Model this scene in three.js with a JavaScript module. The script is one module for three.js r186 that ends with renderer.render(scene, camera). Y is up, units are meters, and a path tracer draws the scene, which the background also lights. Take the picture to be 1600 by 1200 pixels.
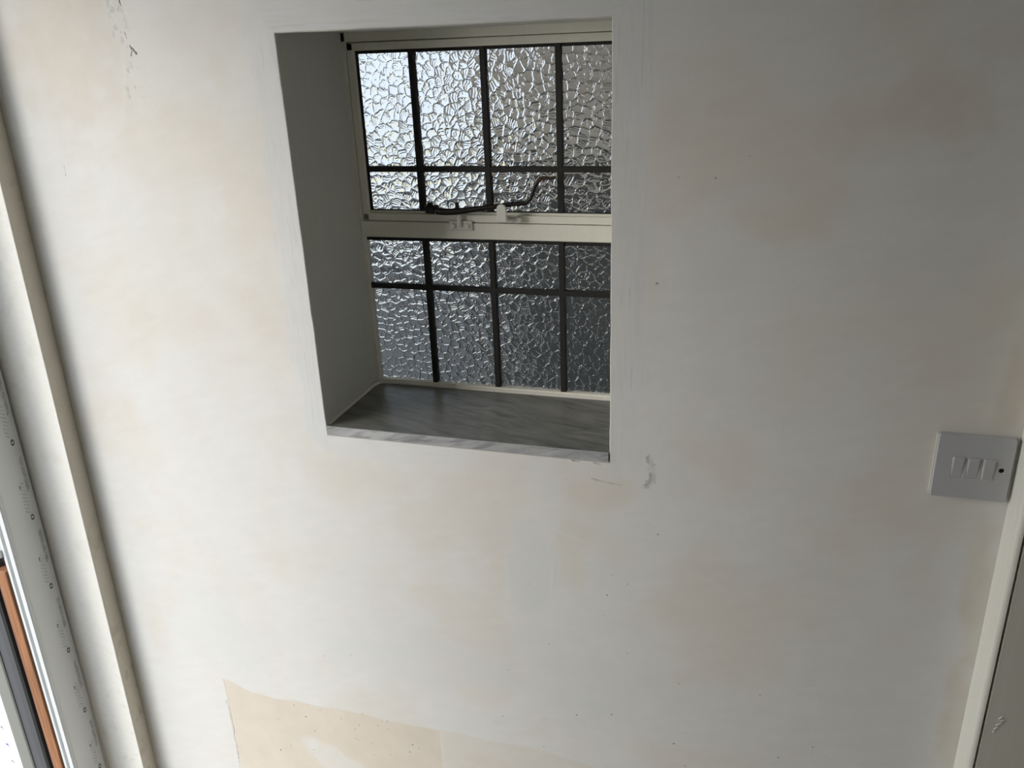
import * as THREE from 'three';
import { RoundedBoxGeometry } from 'three/addons/geometries/RoundedBoxGeometry.js';
import { mergeGeometries } from 'three/addons/utils/BufferGeometryUtils.js';
import { RectAreaLightUniformsLib } from 'three/addons/lights/RectAreaLightUniformsLib.js';

// ---------------------------------------------------------------- camera, sky, light, exposure
// x runs along the window wall (0 = left edge of the window opening), y up (0 = underside of the marble sill), z into the room (0 = wall face)
const scene = new THREE.Scene();
const camera = new THREE.PerspectiveCamera(48.83, 4 / 3, 0.05, 60);
camera.position.set(0.6294, 0.5541, 1.0526);
camera.rotation.set(-0.3842, 0.30145, -0.04108, 'YXZ');
scene.add(camera);

const renderer = new THREE.WebGLRenderer({ antialias: true });
renderer.toneMapping = THREE.LinearToneMapping;
renderer.toneMappingExposure = 0.97;
renderer.shadowMap.enabled = true;
RectAreaLightUniformsLib.init();

const SKY = 3.25;              // radiance of the overcast sky half way up
{
  const w = 64, h = 32, d = new Float32Array(w * h * 4);
  for (let j = 0; j < h; j++) for (let i = 0; i < w; i++) {
    const e = ((j + 0.5) / h - 0.5) * Math.PI, s = Math.max(0, Math.sin(e));
    const L = SKY * (e > 0 ? (1 + 0.6 * s) / 1.3 : 0.3);                       // overcast: brighter overhead
    d.set([L * 0.92, L * 0.99, L * 1.08, 1], (j * w + i) * 4);
  }
  const t = new THREE.DataTexture(d, w, h, THREE.RGBAFormat, THREE.FloatType);
  t.mapping = THREE.EquirectangularReflectionMapping; t.magFilter = THREE.LinearFilter; t.needsUpdate = true;
  scene.background = t;
}
// the bright part of the clouded sky, where the hidden sun stands: very soft light that comes in through the open door on the left
const sun = new THREE.DirectionalLight(0xfff7ec, 2.6);
sun.position.set(-3.1, 1.0, 2.5); sun.target.position.set(0, 0, 0);
sun.shadow.radius = 68; sun.castShadow = true; sun.shadow.mapSize.set(2048, 2048);
Object.assign(sun.shadow.camera, { left: -4, right: 4, top: 4, bottom: -4, near: 0.1, far: 14 });
scene.add(sun, sun.target);

// ---------------------------------------------------------------- helpers
const FLOOR = -1.15, CEIL = 1.2, W = 0.4407, H = 0.5757, ZF = -0.183;
const used = {};
function numbered(n) { const k = used[n] = (used[n] ?? -1) + 1; return k ? `${n}_${String(k).padStart(3, '0')}` : n; }
function obj(name, geo, mat, parent = scene) {
  const m = new THREE.Mesh(Array.isArray(geo) ? mergeGeometries(geo.map((g) => (g.index ? g.toNonIndexed() : g))) : geo, mat);
  m.name = numbered(name); m.castShadow = m.receiveShadow = true; parent.add(m);
  return m;
}
function thing(name, label, category, p = [0, 0, 0], group) {
  const o = new THREE.Group(); o.name = numbered(name); o.position.set(...p); scene.add(o);
  o.userData = { label, category }; if (group) o.userData.group = group;
  return o;
}
function struct(name, geo, mat, label, parent = scene) {
  const m = obj(name, geo, mat, parent);
  if (parent === scene) m.userData.kind = 'structure';
  if (label) m.userData.label = label;
  return m;
}
const bx = (x0, x1, y0, y1, z0, z1) => new THREE.BoxGeometry(x1 - x0, y1 - y0, z1 - z0).translate((x0 + x1) / 2, (y0 + y1) / 2, (z0 + z1) / 2);
const rbx = (x0, x1, y0, y1, z0, z1, r = 0.001, s = 2) => new RoundedBoxGeometry(x1 - x0, y1 - y0, z1 - z0, s, r).translate((x0 + x1) / 2, (y0 + y1) / 2, (z0 + z1) / 2);
const cyl = (r0, r1, h, n = 20) => new THREE.CylinderGeometry(r0, r1, h, n);
const std = (color, roughness = 0.6, more = {}) => new THREE.MeshStandardMaterial({ color, roughness, ...more });

let seed = 7;
const rnd = () => { seed = (Math.imul(seed, 1664525) + 1013904223) >>> 0; return seed / 4294967296; };
const hash = (x, y) => { let h = Math.imul(x | 0, 374761393) ^ Math.imul(y | 0, 668265263); h = Math.imul(h ^ (h >>> 13), 1274126177); return ((h ^ (h >>> 16)) >>> 0) / 4294967296; };
function noise(x, y) {
  const i = Math.floor(x), j = Math.floor(y), a = x - i, b = y - j, s = a * a * (3 - 2 * a), t = b * b * (3 - 2 * b);
  const p = hash(i, j), q = hash(i + 1, j), r = hash(i, j + 1), u = hash(i + 1, j + 1);
  return p + (q - p) * s + (r - p) * t + (p - q - r + u) * s * t;
}
const fbm = (x, y, n = 4) => { let v = 0, a = 0.5, k = 0; for (let i = 0; i < n; i++) { v += a * noise(x, y); k += a; x = x * 2.03 + 17.3; y = y * 2.03 + 9.1; a *= 0.5; } return v / k; };
const sm = (a, b, x) => { const t = Math.min(1, Math.max(0, (x - a) / (b - a))); return t * t * (3 - 2 * t); };
const lin = (c) => (c <= 10.31475 ? c / 255 / 12.92 : Math.pow((c / 255 + 0.055) / 1.055, 2.4));
function dataTexture(w, h, pixel, srgb = true) {           // pixel(i, j) -> [r, g, b] 0..255
  const d = new Uint8Array(w * h * 4);
  for (let j = 0; j < h; j++) for (let i = 0; i < w; i++) { const p = pixel(i, j), k = (j * w + i) * 4; d[k] = p[0]; d[k + 1] = p[1]; d[k + 2] = p[2]; d[k + 3] = 255; }
  const t = new THREE.DataTexture(d, w, h); t.magFilter = THREE.LinearFilter; t.minFilter = THREE.LinearMipmapLinearFilter; t.generateMipmaps = true;
  if (srgb) t.colorSpace = THREE.SRGBColorSpace;
  t.needsUpdate = true; return t;
}
function canvasTexture(w, h, draw) {
  const c = document.createElement('canvas'); c.width = w; c.height = h; draw(c.getContext('2d'), w, h);
  const t = new THREE.CanvasTexture(c); t.colorSpace = THREE.SRGBColorSpace; return t;
}

// ---------------------------------------------------------------- wall surface: patchy white paint over skimmed plaster
const TX0 = -0.68, TX1 = 1.04, TY0 = -0.88, TY1 = 0.72, TW = 2048, TH = 1904;
const tones = { white: [230, 230, 227], cool: [223, 226, 226], warm: [225, 217, 205], pink: [227, 220, 215], sand: [224, 218, 204], brown: [216, 206, 194], tan: [214, 202, 184] };
const marks = [];
const blob = (x, y, rx, ry, deg, tone, a, hard) => marks.push({ x, y, rx, ry, c: Math.cos(deg * Math.PI / 180), s: Math.sin(deg * Math.PI / 180), tone: tones[tone], a, hard });
blob(-0.324, 0.582, 0.103, 0.156, -10, 'brown', 0.6, 0.5); blob(-0.479, 0.338, 0.075, 0.06, 0, 'warm', 0.3, 0.2); blob(-0.103, 0.589, 0.088, 0.046, 0, 'pink', 0.3, 0.2);
blob(-0.091, 0.525, 0.018, 0.032, 10, 'sand', 0.35, 0.4); blob(-0.222, 0.38, 0.066, 0.055, 0, 'pink', 0.25, 0.2); blob(-0.188, 0.114, 0.071, 0.13, 10, 'pink', 0.25, 0.2);
blob(-0.273, -0.124, 0.117, 0.152, 0, 'white', 0.3, 0.2); blob(0.044, -0.069, 0.112, 0.052, 5, 'warm', 0.45, 0.25); blob(0.213, -0.088, 0.083, 0.056, 0, 'pink', 0.35, 0.2);
blob(0.421, -0.062, 0.056, 0.053, 0, 'warm', 0.5, 0.3); blob(0.264, -0.195, 0.027, 0.083, 0, 'warm', 0.45, 0.3); blob(0.386, -0.153, 0.029, 0.09, 0, 'sand', 0.5, 0.35);
blob(0.449, -0.144, 0.057, 0.044, 0, 'warm', 0.3, 0.2); blob(0.319, -0.198, 0.039, 0.094, -4, 'cool', 0.8, 0.6); blob(0.354, -0.049, 0.029, 0.042, 0, 'cool', 0.4, 0.3);
blob(0.519, 0.001, 0.061, 0.05, 0, 'cool', 0.35, 0.3); blob(0.587, 0.019, 0.076, 0.077, 0, 'warm', 0.45, 0.2); blob(0.588, 0.166, 0.04, 0.176, 0, 'cool', 0.2, 0.2);
blob(0.681, 0.173, 0.076, 0.128, 0, 'warm', 0.3, 0.2); blob(0.8, 0.476, 0.069, 0.059, -10, 'brown', 0.5, 0.3); blob(0.713, 0.44, 0.054, 0.049, 20, 'brown', 0.3, 0.2);
blob(0.575, 0.267, 0.07, 0.049, 10, 'cool', 0.3, 0.25); blob(0.82, 0.38, 0.097, 0.02, 4, 'cool', 0.5, 0.45); blob(0.614, 0.374, 0.08, 0.023, 5, 'cool', 0.35, 0.3);
blob(0.812, 0.292, 0.094, 0.053, 15, 'cool', 0.25, 0.25); blob(0.769, 0.252, 0.063, 0.011, -5, 'cool', 0.25, 0.4); blob(0.674, 0.341, 0.057, 0.045, 0, 'warm', 0.25, 0.2);
blob(0.846, 0.538, 0.036, 0.025, 0, 'brown', 0.3, 0.2); blob(0.925, 0.149, 0.02, 0.073, 0, 'tan', 0.6, 0.35); blob(0.912, 0.054, 0.014, 0.061, 0, 'tan', 0.2, 0.3);
blob(0.929, -0.143, 0.022, 0.138, 4, 'tan', 0.5, 0.3); blob(0.93, -0.337, 0.02, 0.134, 3, 'tan', 0.5, 0.3); blob(0.852, -0.124, 0.038, 0.059, 0, 'warm', 0.3, 0.2);
blob(0.666, -0.154, 0.137, 0.042, 6, 'cool', 0.35, 0.4); blob(0.605, -0.153, 0.097, 0.013, 8, 'warm', 0.3, 0.3); blob(0.582, -0.234, 0.164, 0.034, 10, 'warm', 0.25, 0.2);
blob(-0.109, -0.252, 0.075, 0.053, -15, 'warm', 0.3, 0.3); blob(0.019, -0.283, 0.144, 0.065, -10, 'cool', 0.3, 0.2); blob(0.078, -0.41, 0.241, 0.1, 5, 'cool', 0.75, 0.2);
blob(0.389, -0.4, 0.25, 0.11, 0, 'cool', 0.7, 0.2); blob(-0.28, -0.42, 0.14, 0.12, 0, 'cool', 0.5, 0.2); blob(-0.482, -0.625, 0.048, 0.102, 0, 'sand', 0.35, 0.3); blob(-0.41, -0.44, 0.03, 0.138, 0, 'sand', 0.25, 0.3);
blob(0.52, 0.467, 0.052, 0.043, 0, 'cool', 0.2, 0.2); blob(0.507, 0.423, 0.023, 0.03, 0, 'pink', 0.2, 0.3); blob(0.24, 0.589, 0.165, 0.013, -3, 'cool', 0.3, 0.3);
const specks = [];
const speck = (...q) => { for (let i = 0; i < q.length; i += 3) specks.push(q.slice(i, i + 3)); };
speck(-0.146, -0.568, 2.2, -0.124, -0.591, 3.6, -0.189, -0.612, 2.2, -0.183, -0.609, 1.8, -0.05, -0.578, 2.7, -0.005, -0.556, 2.2, -0.015, -0.585, 2.2, -0.024, -0.597, 2.7);
speck(0.043, -0.562, 2.7, 0.042, -0.58, 2.7, 0.023, -0.577, 2.7, -0.021, -0.621, 2.7, -0.026, -0.619, 2.2, -0.11, -0.621, 2.7, -0.192, -0.688, 3.6, -0.119, -0.67, 2.7);
speck(-0.118, -0.692, 2.2, 0.008, -0.651, 2.2, 0.041, -0.641, 2.7, 0.088, -0.606, 3.2, 0.081, -0.625, 3.6, 0.1, -0.612, 2.2, 0.008, -0.622, 2.2, -0.092, -0.568, 1.8);
speck(-0.283, -0.708, 2.2, -0.167, -0.671, 2.2, 0.204, -0.594, 2.2, -0.013, -0.427, 2.2, -0.065, -0.439, 1.8, 0.261, -0.501, 2.7, 0.346, -0.334, 2.2, 0.24, -0.407, 2.2);
speck(0.276, -0.4, 1.8, 0.334, -0.491, 1.8, 0.389, -0.468, 3.2, 0.447, -0.454, 3.2, 0.418, -0.491, 2.2, 0.547, -0.49, 4, 0.566, -0.532, 2.7, 0.705, -0.479, 3.6);
speck(0.752, -0.447, 2.7, 0.67, -0.366, 2.2, 0.564, -0.465, 1.8, 0.551, -0.369, 1.8, 0.332, -0.55, 2.2, 0.47, -0.327, 1.8, 0.512, -0.108, 2.7, 0.439, -0.225, 2.7);
speck(0.445, -0.188, 2.2, 0.469, -0.2, 2.2, 0.316, -0.225, 2.2, 0.433, -0.263, 2.2, 0.501, 0.262, 3.2, 0.567, 0.394, 3.2, 0.605, 0.42, 1.8, 0.524, 0.395, 2.2);
const strokes = [];                                                        // [darkness, half width in mm, x, y, x, y ...] scratches, gouges, cracks, ridges (negative: pale)
const stroke = (...q) => strokes.push(q);
stroke(0.25, 0.7, -0.385, 0.4085, -0.3861, 0.3925); stroke(0.5, 1.7, -0.2271, 0.5684, -0.2215, 0.5625, -0.2188, 0.5591); stroke(0.4, 1.0, -0.2255, 0.5618, -0.228, 0.5562);
stroke(0.6, 1.2, -0.2303, 0.6263, -0.2288, 0.6199); stroke(0.3, 0.8, -0.231, 0.5865, -0.2299, 0.5783); stroke(0.13, 1.6, 0.4159, -0.0288, 0.4374, -0.0325, 0.4574, -0.0343);
stroke(0.3, 0.7, -0.2955, -0.591, -0.2898, -0.6132, -0.2901, -0.6609, -0.2933, -0.6777, -0.292, -0.71, -0.2955, -0.7607);
stroke(0.1, 6, 0.4955, 0.0134, 0.5021, -0.0059, 0.5016, -0.0211, 0.4937, -0.0322); stroke(0.1, 2.2, 0.4986, -0.012, 0.4992, -0.0211, 0.4927, -0.0312); stroke(0.1, 4, 0.4946, 0.0122, 0.5015, 0.0013); blob(0.478, -0.008, 0.026, 0.03, 0, 'white', 0.6, 0.6);
stroke(0.4, 1.1, 0.3863, -0.0023, 0.3975, -0.0031); stroke(0.3, 1.3, 0.4187, -0.0028, 0.4279, -0.0045); stroke(-0.12, 3, 0.3472, -0.1478, 0.3564, -0.1805, 0.3499, -0.2518);
stroke(-0.1, 3, 0.2809, -0.1689, 0.2826, -0.2512, 0.297, -0.2852); stroke(-0.1, 4, -0.2354, 0.5785, -0.2454, 0.5208, -0.2682, 0.4607, -0.3187, 0.4387);
stroke(-0.12, 2.5, 0.33, -0.1, 0.37, -0.125, 0.42, -0.142, 0.47, -0.15); stroke(-0.08, 3, 0.5, -0.15, 0.56, -0.165, 0.62, -0.19);
function nearStroke(s, x, y) {
  let best = 1;
  for (let i = 2; i + 3 < s.length; i += 2) {
    const ax = s[i], ay = s[i + 1], dx = s[i + 2] - ax, dy = s[i + 3] - ay, t = Math.min(1, Math.max(0, ((x - ax) * dx + (y - ay) * dy) / (dx * dx + dy * dy)));
    best = Math.min(best, Math.hypot(x - ax - t * dx, y - ay - t * dy));
  }
  return best;
}
const wallHeight = new Float32Array(TW * TH).fill(0.5);
const wallColor = (() => {
  const px = (x) => (x - TX0) / (TX1 - TX0) * TW, py = (y) => (y - TY0) / (TY1 - TY0) * TH, acc = new Float32Array(TW * TH * 3);
  const mixIn = (k, c, a) => { for (let q = 0; q < 3; q++) acc[k + q] += (c[q] - acc[k + q]) * a; };
  for (let j = 0; j < TH; j++) for (let i = 0; i < TW; i++) {
    const x = TX0 + (i + 0.5) / TW * (TX1 - TX0), y = TY0 + (j + 0.5) / TH * (TY1 - TY0), k = (j * TW + i) * 3;
    const big = fbm(x * 5 + 3, y * 5 + 8, 4), thin = fbm(x * 16 + 31, y * 11 + 5, 3), stroke1 = fbm(x * 30 + y * 9, y * 90 - x * 25, 3), fine = noise(x * 900, y * 900);
    const warm = sm(0.5, 0.72, big) * 0.35 + sm(0.55, 0.75, thin) * 0.15;
    const g = (stroke1 - 0.5) * 5 + (fine - 0.5) * 2.5;
    for (let q = 0; q < 3; q++) acc[k + q] = tones.white[q] + (tones.warm[q] - tones.white[q]) * warm + g;
    // filler smoothed round the window opening, in long strokes along each edge
    const dx = Math.max(-x, x - W, 0), dy = Math.max(-y, y - H, 0), side = dx > dy, dist = side ? dx : dy;
    const width = (x < 0 ? 0.042 : 0.046) + 0.018 * (noise(y * 14 + 4, 3) - 0.5) + (y > H ? 0.01 : y < 0 ? -0.012 : 0) + 0.012 * (noise(x * 40, y * 40) - 0.5);
    const band = (1 - sm(width * 0.72, width * 1.08, Math.hypot(dx, dy))) * (y < 0 && x > 0 && x < W ? 0.3 : 0.72) * (0.75 + 0.5 * (noise(x * 30 + 7, y * 30) - 0.5));
    const s = side ? fbm(x * 260, y * 16, 3) : fbm(x * 16, y * 260, 3);
    if (band > 0) { mixIn(k, tones.cool, band); const d = (s - 0.5) * 18 * band - sm(0.62, 0.78, s) * 16 * band; for (let q = 0; q < 3; q++) acc[k + q] += d + (q === 2 ? 1.5 : 0); }
    wallHeight[j * TW + i] = 0.5 + 0.18 * (fbm(x * 9, y * 9, 3) - 0.5) + 0.05 * (stroke1 - 0.5) + 0.03 * (fine - 0.5) + band * (0.06 + 0.12 * (s - 0.5));
    // bare plaster below the paint line low on the wall
    const edge = -0.558 + 0.006 * (noise(x * 22, 1) - 0.5) + (x > 0.33 ? -(x - 0.33) * 0.16 : 0) + (x < -0.232 ? (-0.232 - x) * 0.38 : 0);
    const left = -0.293 + 0.004 * (noise(y * 60, 5) - 0.5);
    const bare = sm(0, 0.003, edge - y) * sm(left, left + 0.002, x) * (x > 0.144 ? 0.38 + 0.1 * (noise(x * 20, y * 20) - 0.5) : 0.92);
    if (bare > 0) { mixIn(k, [225, 216, 202], bare); const m = (fbm(x * 34, y * 34, 3) - 0.5) * 10 * bare; acc[k] += m; acc[k + 1] += m; acc[k + 2] += m; wallHeight[j * TW + i] -= 0.16 * bare; }
  }
  const over = (x0, x1, y0, y1, f) => {
    for (let j = Math.max(0, Math.floor(py(y0))); j < Math.min(TH, py(y1)); j++) for (let i = Math.max(0, Math.floor(px(x0))); i < Math.min(TW, px(x1)); i++)
      f(TX0 + (i + 0.5) / TW * (TX1 - TX0), TY0 + (j + 0.5) / TH * (TY1 - TY0), j * TW + i);
  };
  const paint = (b) => { const r = Math.max(b.rx, b.ry) * 1.6; over(b.x - r, b.x + r, b.y - r, b.y + r, (x, y, n) => {
    const u = ((x - b.x) * b.c + (y - b.y) * b.s) / b.rx, v = (-(x - b.x) * b.s + (y - b.y) * b.c) / b.ry, d = Math.hypot(u, v) + (fbm(x * 24, y * 24, 3) - 0.5) * 0.8;
    mixIn(n * 3, b.tone, b.a * (1 - sm(b.hard, 1.15, d)) * (0.75 + 0.5 * (fbm(x * 60, y * 45, 2) - 0.5)));
  }); };
  marks.forEach(paint); marks.length = 0;
  blob(-0.149, -0.643, 0.039, 0.023, -20, 'brown', 0.4, 0.4); blob(-0.068, -0.69, 0.076, 0.036, -25, 'white', 0.95, 0.6); blob(-0.125, -0.655, 0.022, 0.016, 0, 'white', 0.7, 0.5); blob(0.227, -0.61, 0.048, 0.015, 0, 'brown', 0.25, 0.4);
  marks.forEach(paint);
  for (const s of strokes) {
    const xs = s.filter((_, i) => i > 1 && i % 2 === 0), ys = s.filter((_, i) => i > 1 && i % 2 === 1), r = s[1] / 1000, pad = r * 3;
    over(Math.min(...xs) - pad, Math.max(...xs) + pad, Math.min(...ys) - pad, Math.max(...ys) + pad, (x, y, n) => {
      const d = nearStroke(s, x, y) + (noise(x * 500, y * 500) - 0.5) * r * 0.9, a = 1 - sm(r * (s[0] > 0 ? 0.4 : 0), r * (s[0] > 0 ? 1.1 : 2), d), broken = s[0] > 0 ? 0.4 + 0.6 * sm(0.3, 0.6, noise(x * 160, y * 160)) : 1;
      for (let q = 0; q < 3; q++) acc[n * 3 + q] *= 1 - (s[0] > 0 ? s[0] : 0) * a * broken;
      if (s[0] < 0) mixIn(n * 3, tones.white, -s[0] * 4 * a);
      wallHeight[n] -= s[0] * a * 0.5;
    });
  }
  for (const [sx, sy, mm] of specks) over(sx - 0.006, sx + 0.006, sy - 0.006, sy + 0.006, (x, y, n) => {
    const r = mm / 2200, a = 1 - sm(r * 0.5, r * 1.3, Math.hypot(x - sx, (y - sy) * 1.2) + (noise(x * 700, y * 700) - 0.5) * r);
    for (let q = 0; q < 3; q++) acc[n * 3 + q] *= 1 - 0.36 * a;
    wallHeight[n] -= 0.3 * a;
  });
  // crumbly chipped plaster in a thin column near the top left
  over(-0.26, -0.215, 0.5, 0.66, (x, y, n) => { const m = sm(0.56, 0.72, fbm(x * 160, y * 130, 3)) * sm(0.02, 0.006, Math.abs(x + 0.238 - (0.6 - y) * 0.04)); for (let q = 0; q < 3; q++) acc[n * 3 + q] *= 1 - 0.07 * m; wallHeight[n] -= 0.12 * m; });
  const clip = (v) => Math.max(0, Math.min(255, v));
  return dataTexture(TW, TH, (i, j) => { const k = (j * TW + i) * 3; return [clip(acc[k]), clip(acc[k + 1]), clip(acc[k + 2])]; });
})();
const wallBump = dataTexture(TW / 2, TH / 2, (i, j) => { const v = Math.max(0, Math.min(255, 255 * wallHeight[j * 2 * TW + i * 2])); return [v, v, v]; }, false);

// plain brushed paint with faint streaks, for woodwork and reveals: u, v in metres * 2
const brushed = (() => dataTexture(512, 512, (i, j) => { const v = 247 + (fbm(i * 0.19, j * 0.012, 3) - 0.5) * 6 + (noise(i * 0.7, j * 0.7) - 0.5) * 5; return [v, v, v]; }))();
brushed.wrapS = brushed.wrapT = THREE.MirroredRepeatWrapping;
function metreUV(g, k = 2) {      // box-projected uv in metres
  g = g.index ? g.toNonIndexed() : g;
  const p = g.attributes.position, uv = new Float32Array(p.count * 2), a = new THREE.Vector3(), b = new THREE.Vector3(), c = new THREE.Vector3();
  for (let i = 0; i < p.count; i += 3) {
    a.fromBufferAttribute(p, i); b.fromBufferAttribute(p, i + 1).sub(a); c.fromBufferAttribute(p, i + 2).sub(a); b.cross(c);
    const n = [Math.abs(b.x), Math.abs(b.y), Math.abs(b.z)], m = n.indexOf(Math.max(...n));
    for (let q = i; q < i + 3; q++) { uv[q * 2] = (m === 0 ? p.getZ(q) : p.getX(q)) * k; uv[q * 2 + 1] = (m === 1 ? p.getZ(q) : p.getY(q)) * k; }
  }
  return g.setAttribute('uv', new THREE.BufferAttribute(uv, 2));
}
const wallPaint = std(0xffffff, 0.8, { map: wallColor, bumpMap: wallBump, bumpScale: 0.002 });
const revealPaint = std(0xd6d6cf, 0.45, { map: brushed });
const framePaint = std(0xf2f0e4, 0.4, { map: brushed });
const plainPaint = std(0xd8d6cf, 0.8);

// ---------------------------------------------------------------- room shell
const XL = -0.592, XR = 1.75, ZB = 2.3;
// the joinery on the left stands a little out of plumb
const LEAN = new THREE.Matrix4().makeTranslation(-0.592, -0.35, 0).multiply(new THREE.Matrix4().makeRotationZ(-0.0205)).multiply(new THREE.Matrix4().makeTranslation(0.592, 0.35, 0));
{
  const s = new THREE.Shape([[-0.78, FLOOR], [XR + 0.1, FLOOR], [XR + 0.1, CEIL], [-0.78, CEIL]].map((q) => new THREE.Vector2(...q)));
  const pts = [], wob = (t, k) => (noise(t * 24, k) - 0.5) * 0.0011 + (noise(t * 110, k) - 0.5) * 0.0004, n = 60;
  for (let i = 0; i < n; i++) pts.push([wob(i / n * H, 1), i / n * H]);
  for (let i = 0; i < n; i++) pts.push([i / n * W, H + wob(i / n * W, 2)]);
  for (let i = 0; i < n; i++) pts.push([W + wob(i / n * H, 3), H - i / n * H]);
  for (let i = 0; i < n; i++) pts.push([W - i / n * W, 0]);
  s.holes.push(new THREE.Path(pts.map((q) => new THREE.Vector2(...q))));
  const b = 0.0018, g = new THREE.ExtrudeGeometry(s, { depth: 0.2 - 2 * b, bevelEnabled: true, bevelSize: b, bevelThickness: b, bevelOffset: -b, bevelSegments: 3, steps: 1 }).translate(0, 0, -0.2 + b);
  const p = g.attributes.position, uv = g.attributes.uv, caps = g.groups[0].count;
  for (let i = 0; i < p.count; i++) {
    if (i < caps) uv.setXY(i, (p.getX(i) - TX0) / (TX1 - TX0), (p.getY(i) - TY0) / (TY1 - TY0));
    else uv.setXY(i, p.getZ(i) * 2, (p.getY(i) + p.getX(i) * 0.3) * 2);
  }
  struct('wall_back', g, [wallPaint, revealPaint], 'patchy white painted plaster wall around the deep window opening');
}
{
  // left wall with the doorway (z from 0.03 to 1.02); the wall is 0.17 thick
  const s = new THREE.Shape([[-0.002, FLOOR], [0, CEIL], [ZB, CEIL], [ZB, FLOOR]].map((q) => new THREE.Vector2(...q)));
  s.holes.push(new THREE.Path([[0.03, FLOOR + 0.02], [1.02, FLOOR + 0.02], [1.02, 0.92], [0.03, 0.92]].map((q) => new THREE.Vector2(...q))));
  const g = new THREE.ExtrudeGeometry(s, { depth: 0.17, bevelEnabled: false }).rotateY(-Math.PI / 2).translate(XL - 0.006, 0, 0.003);
  struct('wall_left', metreUV(g), plainPaint);
}
struct('wall_right', bx(XR, XR + 0.1, FLOOR, CEIL, 0.002, ZB), plainPaint);
struct('wall_front', bx(-0.78, XR + 0.1, FLOOR, CEIL, ZB, ZB + 0.1), std(0xd0ccc4, 0.9));
struct('ceiling', bx(-0.78, XR + 0.1, CEIL, CEIL + 0.12, -0.3, ZB + 0.1), plainPaint);
struct('floor', bx(-0.78, XR + 0.1, FLOOR - 0.1, FLOOR, -0.3, ZB + 0.1), std(0xbab0a2, 0.6));

// boxed strip in the corner beside the door frame: shaded side towards the room, bright face towards the camera
{
  const sh = new THREE.Shape(); const x0 = -0.597, x1 = -0.4935, z1 = 0.033, r = 0.0022;
  sh.moveTo(x0, 0.0004); sh.lineTo(x1, 0.0004); sh.lineTo(x1, z1 - r); sh.quadraticCurveTo(x1, z1, x1 - r, z1); sh.lineTo(x0, z1 - 0.006);
  const g = new THREE.ExtrudeGeometry(sh, { depth: CEIL - FLOOR - 0.004, bevelEnabled: false, curveSegments: 4 }).rotateX(-Math.PI / 2);
  // shape y became -z: mirror back
  g.scale(1, 1, -1).translate(0, FLOOR + 0.002, 0);
  const idx = g.attributes.position.array; for (let i = 0; i < idx.length; i += 9) for (let c = 0; c < 3; c++) { const t = idx[i + 3 + c]; idx[i + 3 + c] = idx[i + 6 + c]; idx[i + 6 + c] = t; }
  g.computeVertexNormals();
  const scuffAndShade = dataTexture(256, 2048, (i, j) => {          // scuffed cream paint plus painted light and shade: u across, v along the strip
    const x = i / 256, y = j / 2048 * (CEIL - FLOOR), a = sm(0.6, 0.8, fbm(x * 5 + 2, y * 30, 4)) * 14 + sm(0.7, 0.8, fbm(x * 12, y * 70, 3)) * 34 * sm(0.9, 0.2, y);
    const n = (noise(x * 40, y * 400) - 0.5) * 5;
    const f = x < 0.735 ? 1 : 0, b = a * (f ? 0.35 : 1); return [(f ? 249 : 227) - b + n, (f ? 247 : 219) - b * 1.05 + n, (f ? 240 : 203) - b * 1.15 + n];  // front face coloured as lit, side as shaded; scuffs weaker on the front
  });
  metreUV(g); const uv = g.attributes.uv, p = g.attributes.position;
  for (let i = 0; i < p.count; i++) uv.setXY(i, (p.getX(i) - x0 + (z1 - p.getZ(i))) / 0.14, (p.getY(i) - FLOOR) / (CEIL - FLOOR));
  struct('trim_1', g, std(0xffffff, 0.32, { map: scuffAndShade }), 'narrow cream painted boxing strip in the left corner').applyMatrix4(LEAN);
}

// right-hand door: lining edge with a rounded arris, a dark gap, then the closed grey leaf
{
  const sh = new THREE.Shape(), x0 = 0.9424, x1 = 0.9504, z1 = 0.052, r = 0.0075;
  const pts = [[x0, 0.0004], [x0, z1 - r]]; for (let i = 1; i <= 8; i++) { const a = i / 8 * Math.PI / 2; pts.push([x0 + r - r * Math.cos(a), z1 - r + r * Math.sin(a)]); } pts.push([x1, z1], [x1, 0.0004]);
  struct('trim_2', profile(pts, FLOOR + 0.002, CEIL - 0.002), framePaint, 'white gloss painted door lining edge at the right');
}
function profile(pts, y0, y1) {                            // closed outline in (x, z), swept straight up from y0 to y1
  const s = new THREE.Shape(pts.map(([x, z]) => new THREE.Vector2(x, -z)));
  return metreUV(new THREE.ExtrudeGeometry(s, { depth: y1 - y0, bevelEnabled: false }).rotateX(-Math.PI / 2).translate(0, y0, 0));
}
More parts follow.
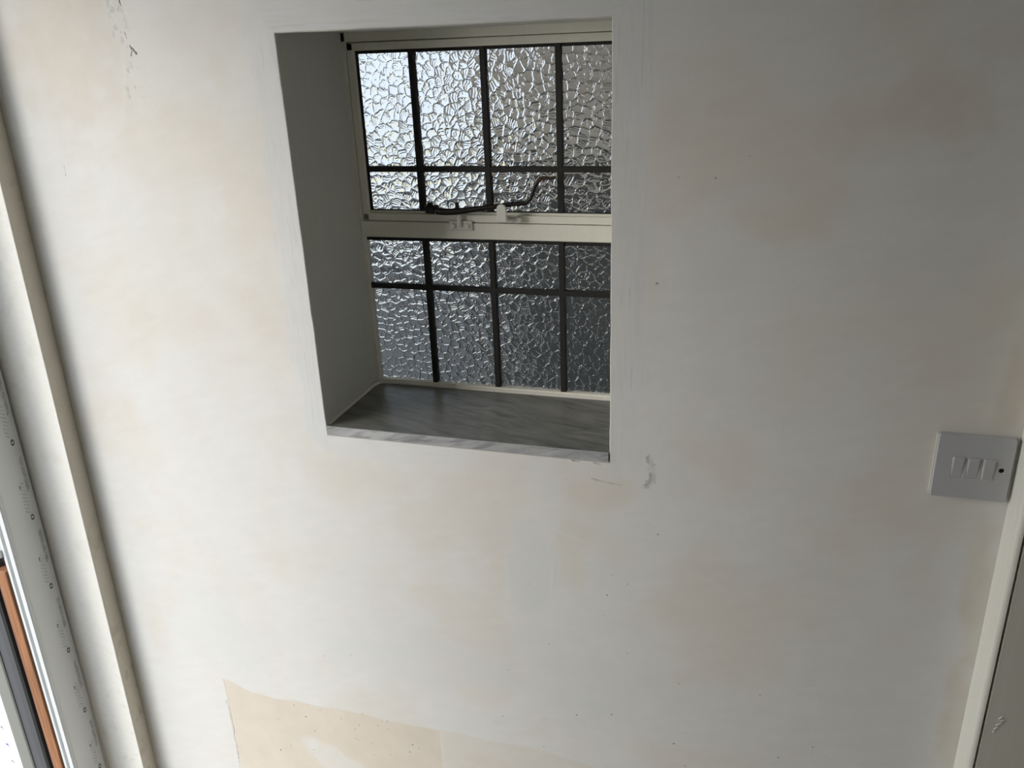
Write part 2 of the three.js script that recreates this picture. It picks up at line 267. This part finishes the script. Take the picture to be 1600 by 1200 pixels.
{
  const leaf = canvasTexture(1024, 1024, (c) => {
    c.fillStyle = '#e2e0d9'; c.fillRect(0, 0, 1024, 1024);
    for (let i = 0; i < 900; i++) { c.strokeStyle = `rgba(${rnd() > 0.5 ? '255,255,255' : '190,188,180'},0.07)`; c.lineWidth = 1 + rnd() * 3; const x = rnd() * 1024, y = rnd() * 1024; c.beginPath(); c.moveTo(x, y); c.lineTo(x + (rnd() - 0.5) * 4, y + 60 + rnd() * 160); c.stroke(); }
  });
  const d = struct('door_2', metreUV(rbx(0.9532, 1.7, FLOOR + 0.006, 0.95, 0.012, 0.0512, 0.0016), 1), std(0xf2f1ec, 0.5, { map: leaf }), 'grey painted door leaf at the right edge');
  // a few raised smears of dried paint
  const sm1 = [];
  for (const [x, y, a, l] of [[0.9702, -0.2925, 0.9, 0.008], [0.972, -0.2985, -0.6, 0.007], [0.9695, -0.3035, 0.7, 0.009], [0.9735, -0.296, 0.2, 0.006], [0.9672, -0.3105, 0.8, 0.007], [0.9655, -0.3165, 0.9, 0.004]]) sm1.push(new THREE.SphereGeometry(1, 14, 10).scale(l / 2, 0.0013, 0.0012).rotateZ(a).translate(x, y, 0.0512));
  obj('paint_smear', sm1, std(0xd4d4d0, 0.5), d);
}

// ---------------------------------------------------------------- left door frame (white plastic profile in the doorway)
{
  const y0 = FLOOR + 0.022, y1 = 0.918;
  const face = canvasTexture(256, 2048, (c, w, h) => {      // u = z / 0.1, v = along the jamb from y0 to y1
    c.fillStyle = '#eef0f0'; c.fillRect(0, 0, w, h);
    const X = (z) => z / 0.1 * w, Y = (y) => h - (y - y0) / (y1 - y0) * h;
    c.strokeStyle = '#55585a';
    for (let k = -4; k < 12; k++) {                          // tape print: a small ring every 147 mm, a dash between, faint unreadable lines of type
      const y = -0.051 - k * 0.1475; if (y < y0 || y > y1) continue;
      c.lineWidth = 3.4; c.beginPath(); c.ellipse(X(0.0455), Y(y), X(0.003), 4.2, 0, 0, 7); c.stroke();
      c.fillStyle = '#5e6163'; c.fillRect(X(0.0535), Y(y - 0.08), X(0.0018), 7);
      for (let q = 0; q < 26; q++) { c.fillStyle = `rgba(95,98,102,${0.12 + 0.25 * rnd()})`; c.fillRect(X(0.046 + (q % 3) * 0.0035), Y(y + 0.012 + q * 0.0024), X(0.0022), 3); }
      for (let q = 0; q < 30; q++) { c.fillStyle = `rgba(110,112,114,${0.1 + 0.3 * rnd()})`; c.fillRect(X(0.036 + (q % 2) * 0.003), Y(y - 0.03 - q * 0.0022), X(0.0034), 4); }
    }
  });
  const faceMat = std(0xffffff, 0.35, { map: face }), upvc = std(0xe4e7e8, 0.3), greyGasket = std(0x55565a, 0.7), lightGasket = std(0x84857f, 0.6), rubber = std(0x0b0b0b, 0.75), channel = std(0x6e6668, 0.8);
  const d = new THREE.Group(); d.name = 'door_1'; d.userData = { kind: 'structure', label: 'white plastic door frame with grey seals at the left edge' }; scene.add(d); d.applyMatrix4(LEAN);
  const jamb = obj('door_jamb', profile([[-0.592, 0.031], [-0.592, 0.0905], [-0.5925, 0.0935], [-0.61, 0.0935], [-0.61, 0.07], [-0.76, 0.07], [-0.76, 0.031]], y0, y1), faceMat, d);
  { const p = jamb.geometry.attributes.position, uv = jamb.geometry.attributes.uv; for (let i = 0; i < p.count; i++) uv.setXY(i, p.getZ(i) / 0.1, (p.getY(i) - y0) / (y1 - y0)); }
  obj('glazing_bead', profile([[-0.5925, 0.0938], [-0.5925, 0.098], [-0.5942, 0.1005], [-0.6022, 0.1012], [-0.6034, 0.0995], [-0.6034, 0.0938]], y0, y1), upvc, d);
  obj('glazing_bead', profile([[-0.609, 0.0938], [-0.609, 0.0998], [-0.6102, 0.1012], [-0.6155, 0.1012], [-0.6168, 0.0995], [-0.6168, 0.0938]], y0, y1), upvc, d);
  obj('groove_liner', profile([[-0.6036, 0.0938], [-0.6036, 0.0952], [-0.6088, 0.0952], [-0.6088, 0.0938]], y0, y1), std(0x7d8587, 0.5), d);
  obj('seal_channel', profile([[-0.617, 0.0702], [-0.617, 0.0852], [-0.643, 0.0852], [-0.643, 0.0985], [-0.6503, 0.0985], [-0.6503, 0.0702]], y0, y1), channel, d);
  obj('rubber_gasket', profile([[-0.6505, 0.0702], [-0.6505, 0.1], [-0.653, 0.103], [-0.661, 0.103], [-0.664, 0.1], [-0.664, 0.0702]], y0, y1), rubber, d);
  obj('keep_rail', profile([[-0.6642, 0.0702], [-0.6642, 0.0985], [-0.678, 0.1], [-0.6795, 0.0985], [-0.697, 0.0985], [-0.697, 0.0702]], y0, y1), greyGasket, d);
  obj('outer_rail', profile([[-0.6972, 0.0702], [-0.6972, 0.1], [-0.7, 0.1015], [-0.7262, 0.1015], [-0.729, 0.0995], [-0.732, 0.0985], [-0.732, 0.0702]], y0, y1), lightGasket, d);
  const film = canvasTexture(256, 2048, (c, w, h) => {       // printed protective film, 0.1 m wide: small badges and faint unreadable type up its length
    c.fillStyle = '#f4f6f6'; c.fillRect(0, 0, w, h);
    const mm = h / (y1 - y0) / 1000, mx = w / 100;
    for (let k = 0; k < 26; k++) {
      const y = h - (-0.768 + (k - 8) * 0.045 - y0) * 1000 * mm;
      c.save(); c.translate(21 * mx, y); c.scale(mx, mm); c.fillStyle = k % 2 ? '#3d49a8' : '#7d8296';
      c.beginPath(); c.moveTo(-5, 3); c.lineTo(-2, 4); c.lineTo(0, -2); c.lineTo(5, -4); c.lineTo(5, 3); c.lineTo(2, 1); c.lineTo(-1, 5); c.closePath(); c.fill();
      c.strokeStyle = '#b4b8be'; c.lineWidth = 0.9; c.beginPath(); c.ellipse(-11, 7, 2.4, 2.4, 0, 0, 7); c.stroke();
      for (let q = 0; q < 9; q++) { c.fillStyle = `rgba(150,156,162,${0.25 + 0.3 * rnd()})`; c.fillRect(6 + (q % 2) * 3, -16 + q * 1.3, 3 + rnd() * 4, 0.8); }
      c.restore();
    }
  });
  const strip = obj('film_strip', profile([[-0.7322, 0.0702], [-0.7322, 0.0985], [-0.832, 0.0985], [-0.832, 0.0702]], y0, y1), std(0xffffff, 0.3, { map: film }), d);
  { const p = strip.geometry.attributes.position, uv = strip.geometry.attributes.uv; for (let i = 0; i < p.count; i++) uv.setXY(i, (-p.getX(i) - 0.732) / 0.1, (p.getY(i) - y0) / (y1 - y0)); }
  obj('packer_clip', rbx(-0.637, -0.6172, -0.252, -0.236, 0.0854, 0.106, 0.002), upvc, d);
  // far jamb, head and threshold of the same frame
  obj('door_jamb', bx(-0.76, -0.592, y0, y1, 0.96, 1.02), upvc, d);
  obj('door_head', bx(-0.76, -0.592, 0.85, y1, 0.105, 0.959), upvc, d);
  obj('threshold', bx(-0.76, -0.592, y0, y0 + 0.03, 0.105, 0.959), std(0xa8a8a4, 0.5), d);
}
{
  const wood = dataTexture(64, 1024, (i, j) => { const g = fbm(i * 0.25 + 0.3 * fbm(i * 0.03, j * 0.02, 2) * 6, j * 0.012, 3), k = 0.72 + 0.5 * g; return [158 * k, 108 * k, 72 * k]; });
  const g = rbx(-0.6415, -0.6185, FLOOR + 0.053, -0.281, 0.0855, 0.1045, 0.0018);
  const p = g.attributes.position, uv = g.attributes.uv; for (let i = 0; i < p.count; i++) uv.setXY(i, (p.getX(i) + p.getZ(i)) * 25, p.getY(i) * 1.1);
  wood.wrapS = wood.wrapT = THREE.RepeatWrapping;
  const m = obj('timber_packer', g, std(0xffffff, 0.7, { map: wood }));
  m.userData = { label: 'orange-brown timber strip standing in the white door frame at the left edge', category: 'wood strip' }; m.applyMatrix4(LEAN);
}

// ---------------------------------------------------------------- marble sill with sealant
{
  const t = thing('window_sill', 'grey veined polished marble slab on the ledge under the window', 'window sill');
  const S = 1024, marble = dataTexture(S, S, (i, j) => {
    const x = i / S, y = j / S, w = fbm(x * 6, y * 6, 4), v = Math.abs(fbm(x * 5 + y * 2.2 + w * 1.4, y * 26 - x * 7 + w * 3, 4) - 0.5) * 2, v2 = fbm(x * 9, y * 60 - x * 16, 3), fleck = sm(0.8, 0.92, noise(x * 240, y * 240)) * 10;
    const c = 158 + 42 * Math.pow(v, 0.7) - 26 * sm(0.55, 0.75, v2) + (w - 0.5) * 26 + fleck;
    return [c, c + 1.5, c + 4];
  });
  marble.wrapS = marble.wrapT = THREE.RepeatWrapping;
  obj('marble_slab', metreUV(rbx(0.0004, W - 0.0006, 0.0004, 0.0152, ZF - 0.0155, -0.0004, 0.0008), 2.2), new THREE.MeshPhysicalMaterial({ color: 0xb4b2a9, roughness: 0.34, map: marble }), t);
  obj('front_edge', metreUV(rbx(0.0004, W - 0.0006, 0.0004, 0.0152, -0.0004, 0.0013, 0.0008), 2.2), std(0xffffff, 0.6, { map: marble }), t).userData.label = 'paler front edge of the slab';  // same marble as the slab, whose colour is tinted darker
  const tube = (pts, r) => new THREE.TubeGeometry(new THREE.CatmullRomCurve3(pts.map((q) => new THREE.Vector3(...q)), false, 'catmullrom', 0.2), 60, r, 8);
  obj('sealant_bead', [tube([[0.0006, 0.0155, -0.002], [0.0008, 0.0158, -0.06], [0.001, 0.0158, -0.12], [0.0016, 0.016, -0.165], [0.006, 0.0162, -0.18], [0.02, 0.0162, -0.1835], [0.2, 0.0162, -0.1835], [0.436, 0.0162, -0.1835]], 0.0032)], std(0xdedcd4, 0.4), t);
}

// ---------------------------------------------------------------- obscured glass: cells with raised borders and ripples inside
const reliefSize = 0.36;
const relief = (() => {
  const N = 2048, h = new Float32Array(N * N), cell = 0.0125, res = reliefSize / N;
  const cellOf = (i, j) => { const a = hash(i * 3 + 11, j * 7 + 5), b = hash(i * 13 + 2, j * 5 + 17); return [(i + 0.02 + 0.96 * a) * cell, (j + 0.02 + 0.96 * b) * cell]; };
  for (let y = 0; y < N; y++) for (let x = 0; x < N; x++) {
    const wx = x * res + 0.003 * (noise(x * res * 190, y * res * 190) - 0.5), wy = y * res + 0.003 * (noise(x * res * 190 + 50, y * res * 190) - 0.5), ci = Math.floor(wx / cell), cj = Math.floor(wy / cell);
    let d1 = 9, d2 = 9, bi = 0, bj = 0, cx = 0, cy = 0;
    for (let j = cj - 2; j <= cj + 2; j++) for (let i = ci - 2; i <= ci + 2; i++) { const [px, py] = cellOf(i, j), d = Math.hypot(px - wx, py - wy); if (d < d1) { d2 = d1; d1 = d; bi = i; bj = j; cx = px; cy = py; } else if (d < d2) d2 = d; }
    const border = d2 - d1, q = hash(bi + 101, bj + 57), ang = hash(bi + 7, bj + 3) * Math.PI, ux = wx - cx, uy = wy - cy, wave = 0.0031 + 0.0014 * hash(bi + 31, bj + 9);
    const along = q < 0.3 ? d1 : ux * Math.cos(ang) + uy * Math.sin(ang), ripple = Math.sin(along / wave * 2 * Math.PI + q * 20) * (0.00007 + 0.00016 * hash(bi + 71, bj + 1));
    h[y * N + x] = -0.00062 * Math.exp(-((border / 0.0022) ** 2)) + ripple * sm(0.0006, 0.003, border) - d1 * d1 * 9;
  }
  return dataTexture(N, N, (x, y) => {
    const a = h[y * N + Math.min(N - 1, x + 1)] - h[y * N + Math.max(0, x - 1)], b = h[Math.min(N - 1, y + 1) * N + x] - h[Math.max(0, y - 1) * N + x];
    const nx = -a / (2 * res), ny = -b / (2 * res), l = Math.hypot(nx, ny, 1);
    return [127.5 + 127.5 * nx / l, 127.5 + 127.5 * ny / l, 127.5 + 127.5 / l];
  }, false);
})();
const glassLook = { color: 0xffffff, roughness: 0.0, transmission: 1, thickness: 0.004, ior: 1.5 };
const glass = new THREE.MeshPhysicalMaterial(glassLook), glassRelief = new THREE.MeshPhysicalMaterial({ ...glassLook, normalMap: relief });

// ---------------------------------------------------------------- window: white steel frame, opening casement above, fixed light below
{
  const win = new THREE.Group(); win.name = 'window_1'; win.userData = { kind: 'structure', label: 'white steel window with obscured glass panes and dark glazing bars' }; scene.add(win);
  const Z = ZF, bar = std(0x1c1b18, 0.55), putty = std(0x23221d, 0.8);
  const zb = Z - 0.0035;                                     // face of the glazing bars
  // outer frame, set into the opening
  obj('outer_frame', [
    rbx(-0.001, 0.0064, 0.0155, H + 0.0012, Z - 0.0165, Z, 0.001), rbx(W - 0.0064, W + 0.001, 0.0155, H + 0.0012, Z - 0.0165, Z, 0.001),
    rbx(-0.001, W + 0.001, 0.5625, H + 0.0012, Z - 0.0165, Z, 0.001), rbx(0, W, 0.0155, 0.0205, Z - 0.0165, Z - 0.0005, 0.001),
    bx(0.0008, W - 0.0008, 0.556, 0.563, Z - 0.0168, Z - 0.012), bx(0.0008, 0.0125, 0.29, 0.563, Z - 0.0168, Z - 0.012), bx(W - 0.0125, W - 0.0008, 0.29, 0.563, Z - 0.0168, Z - 0.012), bx(0.0008, W - 0.0008, 0.29, 0.304, Z - 0.0168, Z - 0.012),
  ].map((g) => metreUV(g)), framePaint, win);
  obj('transom', metreUV(rbx(0.0009, W - 0.0009, 0.2708, 0.2962, Z - 0.0165, Z + 0.0015, 0.0015)), framePaint, win);
  const casement = obj('casement', [
    rbx(0.0074, 0.0182, 0.2972, 0.5615, Z - 0.0118, Z + 0.001, 0.0012), rbx(W - 0.0182, W - 0.0074, 0.2972, 0.5615, Z - 0.0118, Z + 0.001, 0.0012),
    rbx(0.0076, W - 0.0076, 0.5502, 0.5615, Z - 0.0118, Z + 0.001, 0.0012), rbx(0.0076, W - 0.0076, 0.2972, 0.3088, Z - 0.0118, Z + 0.001, 0.0012),
    rbx(0.018, W - 0.018, 0.3086, 0.3126, Z - 0.0165, Z - 0.003, 0.0012),
  ].map((g) => metreUV(g)), framePaint, win);
  const light = obj('fixed_light', [rbx(0.0066, W - 0.0066, 0.0196, 0.0222, Z - 0.0165, Z - 0.002, 0.0008)].map((g) => metreUV(g)), framePaint, win);
  const cols = (a, b) => [a, 0.1037, 0.1122, 0.2148, 0.2234, 0.3268, 0.3354, b];
  function lattice(parent, a, b, y0, y1, yb, edge) {
    const c = cols(a, b), rows = [[y0, yb - 0.0042], [yb + 0.0042, y1]];
    // bars: three uprights and one cross bar
    for (let k = 0; k < 3; k++) obj('glazing_bar', rbx(c[2 * k + 1], c[2 * k + 2], y0 - edge[0], y1 + edge[1], Z - 0.0165, zb, 0.0007), bar, parent);
    obj('glazing_bar', rbx(a - 0.003, b + 0.003, yb - 0.0042, yb + 0.0042, Z - 0.0162, zb - 0.0004, 0.0007), bar, parent);
    // putty: dark fillet with a rounded hole for each pane
    const s = new THREE.Shape([[a - 0.0042, y0 - edge[0]], [b + 0.0042, y0 - edge[0]], [b + 0.0042, y1 + 0.0047], [a - 0.0042, y1 + 0.0047]].map((q) => new THREE.Vector2(...q)));
    for (let k = 0; k < 4; k++) for (const [r0, r1] of rows) {
      const x0 = c[2 * k], x1 = c[2 * k + 1], r = 0.0022, p = new THREE.Path(), j = () => (rnd() - 0.5) * 0.0008;
      p.moveTo(x0 + r, r0 + j()); p.lineTo(x1 - r, r0 + j()); p.quadraticCurveTo(x1, r0, x1 + j() * 0.5, r0 + r); p.lineTo(x1 + j() * 0.5, r1 - r); p.quadraticCurveTo(x1, r1, x1 - r, r1 + j()); p.lineTo(x0 + r, r1 + j()); p.quadraticCurveTo(x0, r1, x0 + j() * 0.5, r1 - r); p.lineTo(x0 + j() * 0.5, r0 + r); p.quadraticCurveTo(x0, r0, x0 + r, r0 + j());
      s.holes.push(p);
    }
    obj('putty', new THREE.ExtrudeGeometry(s, { depth: 0.002, bevelEnabled: false, curveSegments: 4 }).translate(0, 0, Z - 0.0078), putty, parent);
    for (let k = 0; k < 4; k++) for (const [r0, r1] of rows) {
      const x0 = c[2 * k] - 0.0025, x1 = c[2 * k + 1] + 0.0025, ya = r0 - 0.0018, yc = r1 + 0.0018, g = new THREE.BoxGeometry(x1 - x0, yc - ya, 0.004).translate((x0 + x1) / 2, (ya + yc) / 2, Z - 0.0122);
      const uv = g.attributes.uv, p = g.attributes.position, ou = rnd() * (reliefSize - (x1 - x0)), ov = rnd() * (reliefSize - (yc - ya));
      for (let i = 0; i < p.count; i++) uv.setXY(i, (ou + p.getX(i) - x0) / reliefSize, (ov + p.getY(i) - ya) / reliefSize);
      obj('pane', g, [glass, glass, glass, glass, glassRelief, glass], parent);
    }
  }
  lattice(casement, 0.0222, W - 0.0222, 0.3142, 0.5455, 0.3768, [0.0014, 0.0045]);
  lattice(light, 0.0062, W - 0.0062, 0.0212, 0.264, 0.1878, [0.001, 0.004]);
}

// ---------------------------------------------------------------- window ironmongery
{
  const iron = std(0x1c1814, 0.45, { metalness: 0.4 }), rust = std(0x3b2d21, 0.85), paint = std(0xd9d8d0, 0.45);
  const t = thing('casement_stay', 'dark iron casement stay with a curled end across the window', 'window stay', [0.134, 0.3175, -0.172]);
  const at = (x, y, z) => new THREE.Vector3(x - 0.134, y - 0.3175, z + 0.172);
  const taper = (pts, r0, r1, flat = 1, n = 60) => {
    const c = new THREE.CatmullRomCurve3(pts, false, 'centripetal'), g = new THREE.TubeGeometry(c, n, 1, 12), p = g.attributes.position;
    for (let i = 0; i <= n; i++) { const o = c.getPointAt(i / n), r = r0 + (r1 - r0) * (i / n); for (let j = 0; j <= 12; j++) { const k = i * 13 + j; p.setXYZ(k, o.x + (p.getX(k) - o.x) * r, o.y + (p.getY(k) - o.y) * r, o.z + (p.getZ(k) - o.z) * r * flat); } }
    g.computeVertexNormals(); return g;
  };
  obj('pivot_block', [rbx(0.121, 0.139, 0.3125, 0.3245, -0.1815, -0.166, 0.002), cyl(0.0045, 0.0045, 0.022).rotateX(Math.PI / 2).translate(0.133, 0.318, -0.171), cyl(0.0042, 0.005, 0.006).translate(0.1275, 0.326, -0.173)].map((g) => g.translate(-0.134, -0.3175, 0.172)), iron, t);
  obj('arm', [taper([at(0.131, 0.3185, -0.166), at(0.15, 0.3165, -0.165), at(0.172, 0.317, -0.165), at(0.2, 0.3205, -0.166), at(0.23, 0.3245, -0.166), at(0.26, 0.329, -0.166)], 0.0056, 0.0034, 0.75),
    taper([at(0.259, 0.329, -0.166), at(0.272, 0.3298, -0.166), at(0.283, 0.3315, -0.166), at(0.29, 0.337, -0.166), at(0.2945, 0.3465, -0.166), at(0.2985, 0.3565, -0.166), at(0.304, 0.3635, -0.166)], 0.0034, 0.003, 0.8),
    new THREE.SphereGeometry(0.0034, 12, 10).scale(1, 1, 0.8).translate(...at(0.2595, 0.329, -0.166).toArray())], iron, t);
  obj('curled_tip', [taper([at(0.3035, 0.3632, -0.166), at(0.309, 0.3672, -0.166), at(0.3155, 0.368, -0.166), at(0.3225, 0.3672, -0.166), at(0.3275, 0.3683, -0.166)], 0.0031, 0.0024, 0.8, 30), new THREE.SphereGeometry(0.0026, 12, 10).translate(...at(0.3275, 0.3683, -0.166).toArray())], rust, t).userData.label = 'rusty brown curled tip';
  obj('stop_stud', [cyl(0.0028, 0.0032, 0.013).translate(...at(0.1727, 0.3235, -0.1705).toArray())], iron, t);
  obj('pivot_screw', [new THREE.TorusGeometry(0.0034, 0.0005, 6, 20, 4).rotateY(0.2).translate(...at(0.1435, 0.3155, -0.1605).toArray())], std(0x8a8780, 0.3, { metalness: 0.9 }), t);

  const peg = thing('stay_peg', 'white painted peg plate with two screws on the window transom', 'peg plate', [0.174, 0.2985, ZF + 0.0015]);
  obj('plate', rbx(-0.0195, 0.0185, -0.0135, 0.0022, 0.0002, 0.0042, 0.0014), paint, peg);
  for (const x of [-0.0125, 0.0105]) obj('screw', [cyl(0.0038, 0.0044, 0.003).rotateX(Math.PI / 2).translate(x, -0.0062, 0.0055)], paint, peg);
  obj('pin', [cyl(0.0028, 0.0034, 0.018).translate(-0.001, 0.0015, 0.0065), new THREE.SphereGeometry(0.0029, 12, 8).translate(-0.001, 0.0103, 0.0065)], paint, peg);

  const hook = thing('stay_catch', 'white painted catch with a rounded tab holding the casement stay', 'window catch', [0.2475, 0.3035, ZF + 0.0012]);
  obj('foot', [rbx(-0.013, 0.025, -0.0045, 0.0045, 0.0002, 0.0075, 0.002), cyl(0.0046, 0.005, 0.009).rotateX(Math.PI / 2).translate(0.0205, 0.0005, 0.006), cyl(0.0036, 0.0042, 0.009).rotateX(Math.PI / 2).translate(-0.0095, 0.0003, 0.006)], paint, hook);
  const s = new THREE.Shape(); s.moveTo(-0.0065, 0); s.lineTo(-0.0068, 0.0175); s.absarc(0, 0.0185, 0.0066, Math.PI, 0, true); s.lineTo(0.0062, 0);
  obj('tab', [new THREE.ExtrudeGeometry(s, { depth: 0.0025, bevelEnabled: true, bevelSize: 0.0008, bevelThickness: 0.0008, bevelSegments: 2, curveSegments: 10 }).translate(0, 0.001, 0.0215), rbx(-0.006, 0.006, 0, 0.006, 0.003, 0.0225, 0.0012)], paint, hook);
}

// ---------------------------------------------------------------- light switch
{
  const t = thing('light_switch', 'white three-gang wall switch plate with one dark screw', 'light switch', [0.8512, 0.0027, 0.0005]);
  const white = std(0xbfc0c3, 0.3), s = 0.086;
  const sh = new THREE.Shape(), r = 0.003; sh.moveTo(r, 0); sh.lineTo(s - r, 0); sh.absarc(s - r, r, r, -Math.PI / 2, 0); sh.lineTo(s, s - r); sh.absarc(s - r, s - r, r, 0, Math.PI / 2); sh.lineTo(r, s); sh.absarc(r, s - r, r, Math.PI / 2, Math.PI); sh.lineTo(0, r); sh.absarc(r, r, r, Math.PI, 1.5 * Math.PI);
  for (let k = 0; k < 3; k++) { const x = 0.0185 + k * 0.0172, p = new THREE.Path(); p.moveTo(x + 0.0017, 0.029); p.lineTo(x + 0.0132, 0.029); p.lineTo(x + 0.0132, 0.0562); p.lineTo(x + 0.0017, 0.0562); p.closePath(); sh.holes.push(p); }
  const hole = new THREE.Path(); hole.absarc(0.0746, 0.043, 0.003, 0, Math.PI * 2); sh.holes.push(hole);
  obj('plate', new THREE.ExtrudeGeometry(sh, { depth: 0.0064, bevelEnabled: true, bevelSize: 0.0012, bevelThickness: 0.0014, bevelOffset: -0.0012, bevelSegments: 3, curveSegments: 6 }).translate(0, 0, 0.0008), white, t);
  for (let k = 0; k < 3; k++) {        // rockers: pressed in at the foot, proud at the top
    const x = 0.0191 + k * 0.0172, g = new RoundedBoxGeometry(0.0138, 0.0296, 0.008, 4, 0.0022);
    obj('rocker', g.rotateX(k === 2 ? 0.07 : 0.1).translate(x + 0.00675, 0.0425, 0.0055 + (k === 2 ? 0.0006 : 0)), white, t);
  }
  obj('screw', [cyl(0.0037, 0.0037, 0.005).rotateX(Math.PI / 2).translate(0.0746, 0.043, 0.005), new THREE.BoxGeometry(0.0062, 0.0009, 0.0008).rotateZ(0.5).translate(0.0746, 0.043, 0.0075)], std(0x2b2825, 0.4, { metalness: 0.8 }), t).userData.label = 'dark metal screw';
  obj('screw_cap', [cyl(0.0029, 0.0029, 0.001).rotateX(Math.PI / 2).translate(0.0112, 0.043, 0.0083)], white, t);
  obj('plaster_backing', bx(-0.0012, 0, 0.001, 0.085, 0.0002, 0.004), std(0xdad6cc, 0.8), t);
}

// ---------------------------------------------------------------- outside
struct('ground', bx(-14, 10, FLOOR - 0.32, FLOOR - 0.12, -14, 12), std(0x2a2c2e, 0.9), 'dark paved ground outside');
struct('patio_added', bx(-7, -0.79, FLOOR - 0.119, FLOOR - 0.06, -0.25, 7), std(0x96928a, 0.9), 'added pale concrete slab outside the doorway that bounces daylight in');  // unseen reflector, added to throw daylight up onto the strip and window frame
struct('wall_neighbour', bx(-0.34, 4.5, FLOOR - 0.12, 1.05, -1.95, -1.75), std(0x86847e, 0.9), 'grey rendered wall across the passage behind the glass');
struct('shade_panel_neighbour', bx(-0.3, 4.5, FLOOR - 0.12, 0.16, -1.72, -1.69), std(0x1f2527, 0.9), 'dark panel standing in for the shade low in the passage behind the glass');  // dark colour stands for the passage shade on the lower wall
struct('canopy_added', bx(-1.6, 4.5, 1.22, 1.34, -3.4, -0.23), std(0x6a6863, 0.9), 'added flat roof over the passage that keeps skylight off the window');  // unseen blocker, added to darken what the window lets in
struct('wall_far', bx(-7, 2, FLOOR - 0.12, 3.2, -6.2, -6), std(0xb0b9c2, 0.9), 'pale rendered wall far behind the glass');
struct('plinth_far', bx(-7, 2, -0.58, -0.38, -5.99, -5.95), std(0xc4be96, 0.9), 'cream yellow band along the foot of the pale wall');
struct('kerb_far', bx(-7, 2, FLOOR - 0.12, -0.82, -5.89, -5.6), std(0x1e2225, 0.95), 'dark low kerb wall in front of the pale wall');

renderer.render(scene, camera);
